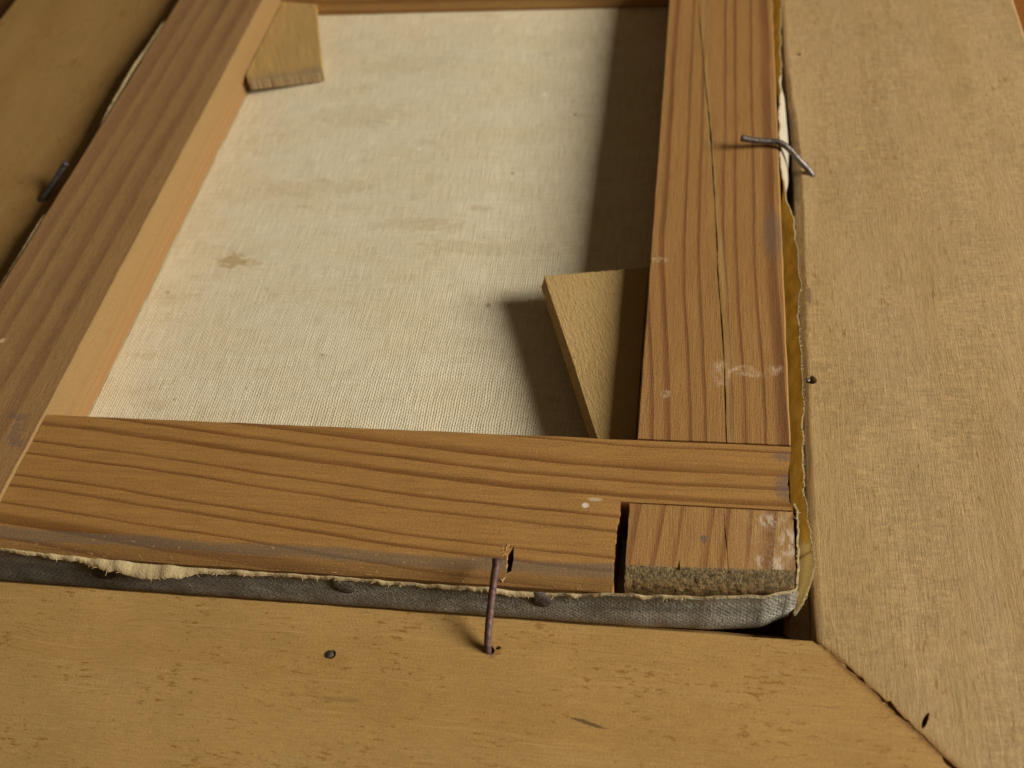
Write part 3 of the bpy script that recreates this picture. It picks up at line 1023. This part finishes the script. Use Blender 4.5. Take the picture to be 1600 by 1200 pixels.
# frayed yarn ends along the cut edges
bm = bmesh.new()
rnd = random.Random(3)


def yarn(p, d, L, r):
    P = [Vector(p)]
    d = Vector(d).normalized()
    for _ in range(4):
        d = (d + Vector((rnd.uniform(-.45, .45), rnd.uniform(-.45, .45), rnd.uniform(-.45, .35)))).normalized()
        P.append(P[-1] + d * L / 4)
    tube(bm, P, lambda t: r * (1 - .5 * t), 4)


for _ in range(70):
    s = rnd.uniform(-235, 44)
    p = bottom_rows(s)[-1]
    yarn((p[0], p[1] - 0.3, p[2]), (rnd.uniform(-1, 1), -0.7, rnd.uniform(0.0, 0.6)), rnd.uniform(0.5, 1.5), 0.10)
for _ in range(170):
    s = rnd.uniform(-33, 60) if rnd.random() < .75 else rnd.uniform(60, 240)
    p = right_rows(s)[-1]
    yarn((p[0] + .25, p[1], p[2]), (rnd.uniform(0.1, 1), rnd.uniform(-.8, .8), rnd.uniform(0.0, .6)), rnd.uniform(0.4, 1.3), 0.08)
for _ in range(40):
    p = cp[rnd.randrange(len(cp))]
    yarn(p, (1, rnd.uniform(-1, .4), rnd.uniform(-.2, .5)), rnd.uniform(.4, 1.2), .09)
for _ in range(30):
    p = tp[rnd.randrange(len(tp))]
    yarn(p, (rnd.uniform(-.5, 1), rnd.uniform(-.6, .6), .6), rnd.uniform(.6, 1.8), .10)
fr = link('frayed_yarn', bm, m_fray, canvas)
fr['kind'] = 'stuff'

# splinters raised by the nail and by the saw
bm = bmesh.new()
for _ in range(55):
    x = rnd.uniform(-35.4, -33.6)
    y = rnd.uniform(-49, -40)
    z = -0.3 - max(0, (-43.4 - y)) * 0.65
    tube(bm, [Vector((x, y, z)), Vector((x + rnd.uniform(-.5, .6), y + rnd.uniform(-.6, 1.6), z + rnd.uniform(.2, .8)))], lambda t: 0.36 * (1 - .7 * t), 4)
for _ in range(110):
    x = rnd.uniform(-190, -7)
    y = rnd.uniform(-49.4, -44)
    z = -max(0, (-43.4 - y)) * 0.68 - 0.1
    tube(bm, [Vector((x, y, z)), Vector((x + rnd.uniform(-1.8, 1.8), y + rnd.uniform(-.3, .3), z + rnd.uniform(.05, .35)))], lambda t: 0.14 * (1 - .6 * t), 4)
n = NB('torn pale wood')
m_splinter = n.finish(n.mix(n.n3(2.0, 2.0, 2.0), (0.62, 0.42, 0.19), (0.42, 0.24, 0.08)), 0.7)
sp = link('splinters', bm, m_splinter, bar_b)
sp['kind'] = 'stuff'

# tacks along the bottom margin
bm = bmesh.new()
rings = []
for (r, h) in ((4.4, 0.0), (4.1, 0.35), (3.0, 0.7), (1.6, 0.85)):
    rings.append([bm.verts.new(Vector((r * (1 + .06 * nz(j, r, 2, 1.3)) * math.cos(j * math.pi / 8), -h, r * 0.8 * math.sin(j * math.pi / 8))) * MM) for j in range(16)])
for a, b in zip(rings, rings[1:]):
    for j in range(16):
        bm.faces.new((a[j], a[(j + 1) % 16], b[(j + 1) % 16], b[j]))
bm.faces.new(rings[-1]); bm.faces.new(rings[0][::-1])
bmesh.ops.recalc_face_normals(bm, faces=bm.faces)
tack0 = link('tack', bm, m_tack, painting)
spots = [(-157.0, -51.05, -9.6), (-81.0, -51.0, -8.2), (-23.5, -51.0, -8.6), (-205.0, -51.05, -8.6)]
for i, q in enumerate(spots):
    t = tack0 if i == 0 else tack0.copy()
    if i:
        COL.objects.link(t)
        t.parent = painting
        t.matrix_parent_inverse = tack0.matrix_parent_inverse
    t.location = Vector(q) * MM
    t.rotation_euler = (math.radians(-12 + 5 * i), math.radians(40 * i), 0)


# ------------------------------------------------------------------ stretcher keys
def key(name, plan, ztop, thick, origin, mat, label, rough_side, seed, flank):
    """a flat beech wedge: plan points (mm) with a top height each; every side subdivided so that sawn ends can be ragged"""
    bm = bmesh.new()
    top, bot = [], []
    m = len(plan)
    for i in range(m):
        (x0, y0), (x1, y1) = plan[i], plan[(i + 1) % m]
        z0, z1 = ztop[i], ztop[(i + 1) % m]
        k = max(2, int(math.hypot(x1 - x0, y1 - y0) / 0.9))
        nx, ny = (y1 - y0), -(x1 - x0)
        L = math.hypot(nx, ny)
        for j in range(k):
            t = j / k
            e = (0.45 * max(0, nz(seed, j, i, 0.7)) + 0.25 * nz(seed, j, i + 3, 1.9)) if i in rough_side and j else 0.05 * nz(seed, j, 4, .5)
            x, y, z = x0 + (x1 - x0) * t + nx / L * e, y0 + (y1 - y0) * t + ny / L * e, z0 + (z1 - z0) * t
            top.append(Vector((x, y, z)))
            fl = flank.get(i, 0.15)
            bot.append(Vector((x + nx / L * fl, y + ny / L * fl, z - thick)))
    cx = sum((p for p in top), Vector()) / len(top)
    T = [bm.verts.new(p * MM) for p in top]
    T2 = [bm.verts.new((p + Vector((cx.x - p.x, cx.y - p.y, (cx.z - p.z))).normalized() * 0.35 + Vector((0, 0, .22))) * MM) for p in top]
    B = [bm.verts.new(p * MM) for p in bot]
    mm = len(T)
    for i in range(mm):
        bm.faces.new((T[i], T[(i + 1) % mm], B[(i + 1) % mm], B[i]))
        bm.faces.new((T2[i], T2[(i + 1) % mm], T[(i + 1) % mm], T[i]))
    bm.faces.new(T2[::-1])
    bm.faces.new(B)
    bmesh.ops.recalc_face_normals(bm, faces=bm.faces)
    bmesh.ops.triangulate(bm, faces=[f for f in bm.faces if len(f.verts) > 4])
    o = link(name, bm, mat, None, Vector(origin) * MM, angle=12)
    return tag(o, label, 'wedge', 'stretcher keys in the corners')


key('stretcher_key', [(-37.6, 76.9), (-0.7, 82.4), (-0.7, -4.0), (-9.4, -4.0)], [-7.6, -7.6, -7.4, -7.4], 4.2, (-14, 36, -13), m_key1,
    'triangular beech wedge half in shadow in the near right corner of the bars', (0,), 2.0, {3: -1.6})
key('stretcher_key', [(-193.9, 281.0), (-178.3, 281.0), (-158.6, 217.3), (-191.0, 206.0), (-193.9, 212.0)], [-12.3 - (q + 191.0) * 0.105 for q in (-193.9, -178.3, -158.6, -191.0, -193.9)], 3.8,
    (-176, 240, -19), m_key2, 'dusty wedge sticking out from the left bar near the far corner', (2, 3), 6.0, {2: -0.6})


# ------------------------------------------------------------------ nails
def nail(pts, r, mat, label, head=None, per=7, taper=0.0):
    bm = bmesh.new()
    P = catmull(pts, per)
    tube(bm, P, lambda t: r * (1 - taper * (1 - t)) * (1 + (head or 0) * max(0, (t - .93) / .07)), 14, cap_bevel=0.22, noise_amp=0.12)
    bmesh.ops.recalc_face_normals(bm, faces=bm.faces)
    o = link('nail', bm, mat, None, Vector(pts[0]) * MM, angle=50)
    return tag(o, label, 'nail', 'nails in the frame')


nail([(-36.0, -69.0, -12.5), (-36.4, -67.6, -9.6), (-36.5, -66.4, -7.6), (-36.5, -64.0, -5.6), (-36.2, -57.5, -1.4), (-35.6, -51.2, 2.8), (-35.1, -47.2, 5.4)],
     1.1, m_nail_rust, 'rusty bent nail standing in the bottom rail and leaning over the lower bar', 0.25, taper=0.15)
nail([(59.0, 135.0, -12.0), (57.4, 136.2, -8.4), (53.0, 137.8, -4.0), (48.6, 139.6, 0.2), (45.2, 140.8, 2.0), (41.5, 140.9, 2.5), (36.5, 140.2, 3.4), (31.2, 139.9, 4.7)],
     1.15, m_nail_grey, 'grey nail bent over the right bar from the right rail', 0.12)
nail([(-254.8, 117.0, -13.0), (-254.2, 118.4, -9.0), (-251.5, 122.0, -6.6), (-248.4, 126.0, -3.8), (-245.2, 129.4, -0.4), (-243.9, 130.2, 1.0)],
     1.15, m_nail_dark, 'dark nail with a lit blunt end beside the left bar', 0.3)
nail([(-80.3, -72.1, -13.0), (-80.3, -72.1, -10.0), (-80.4, -72.0, -8.9)], 1.1, m_nail_grey, 'cut-off grey nail stub in the bottom rail, left of the bent nail', 0.1)
nail([(51.6, 34.6, -13.0), (52.0, 34.2, -10.8), (52.3, 34.0, -9.6)], 0.8, m_nail_grey, 'sunken nail stub at the inner edge of the right rail')
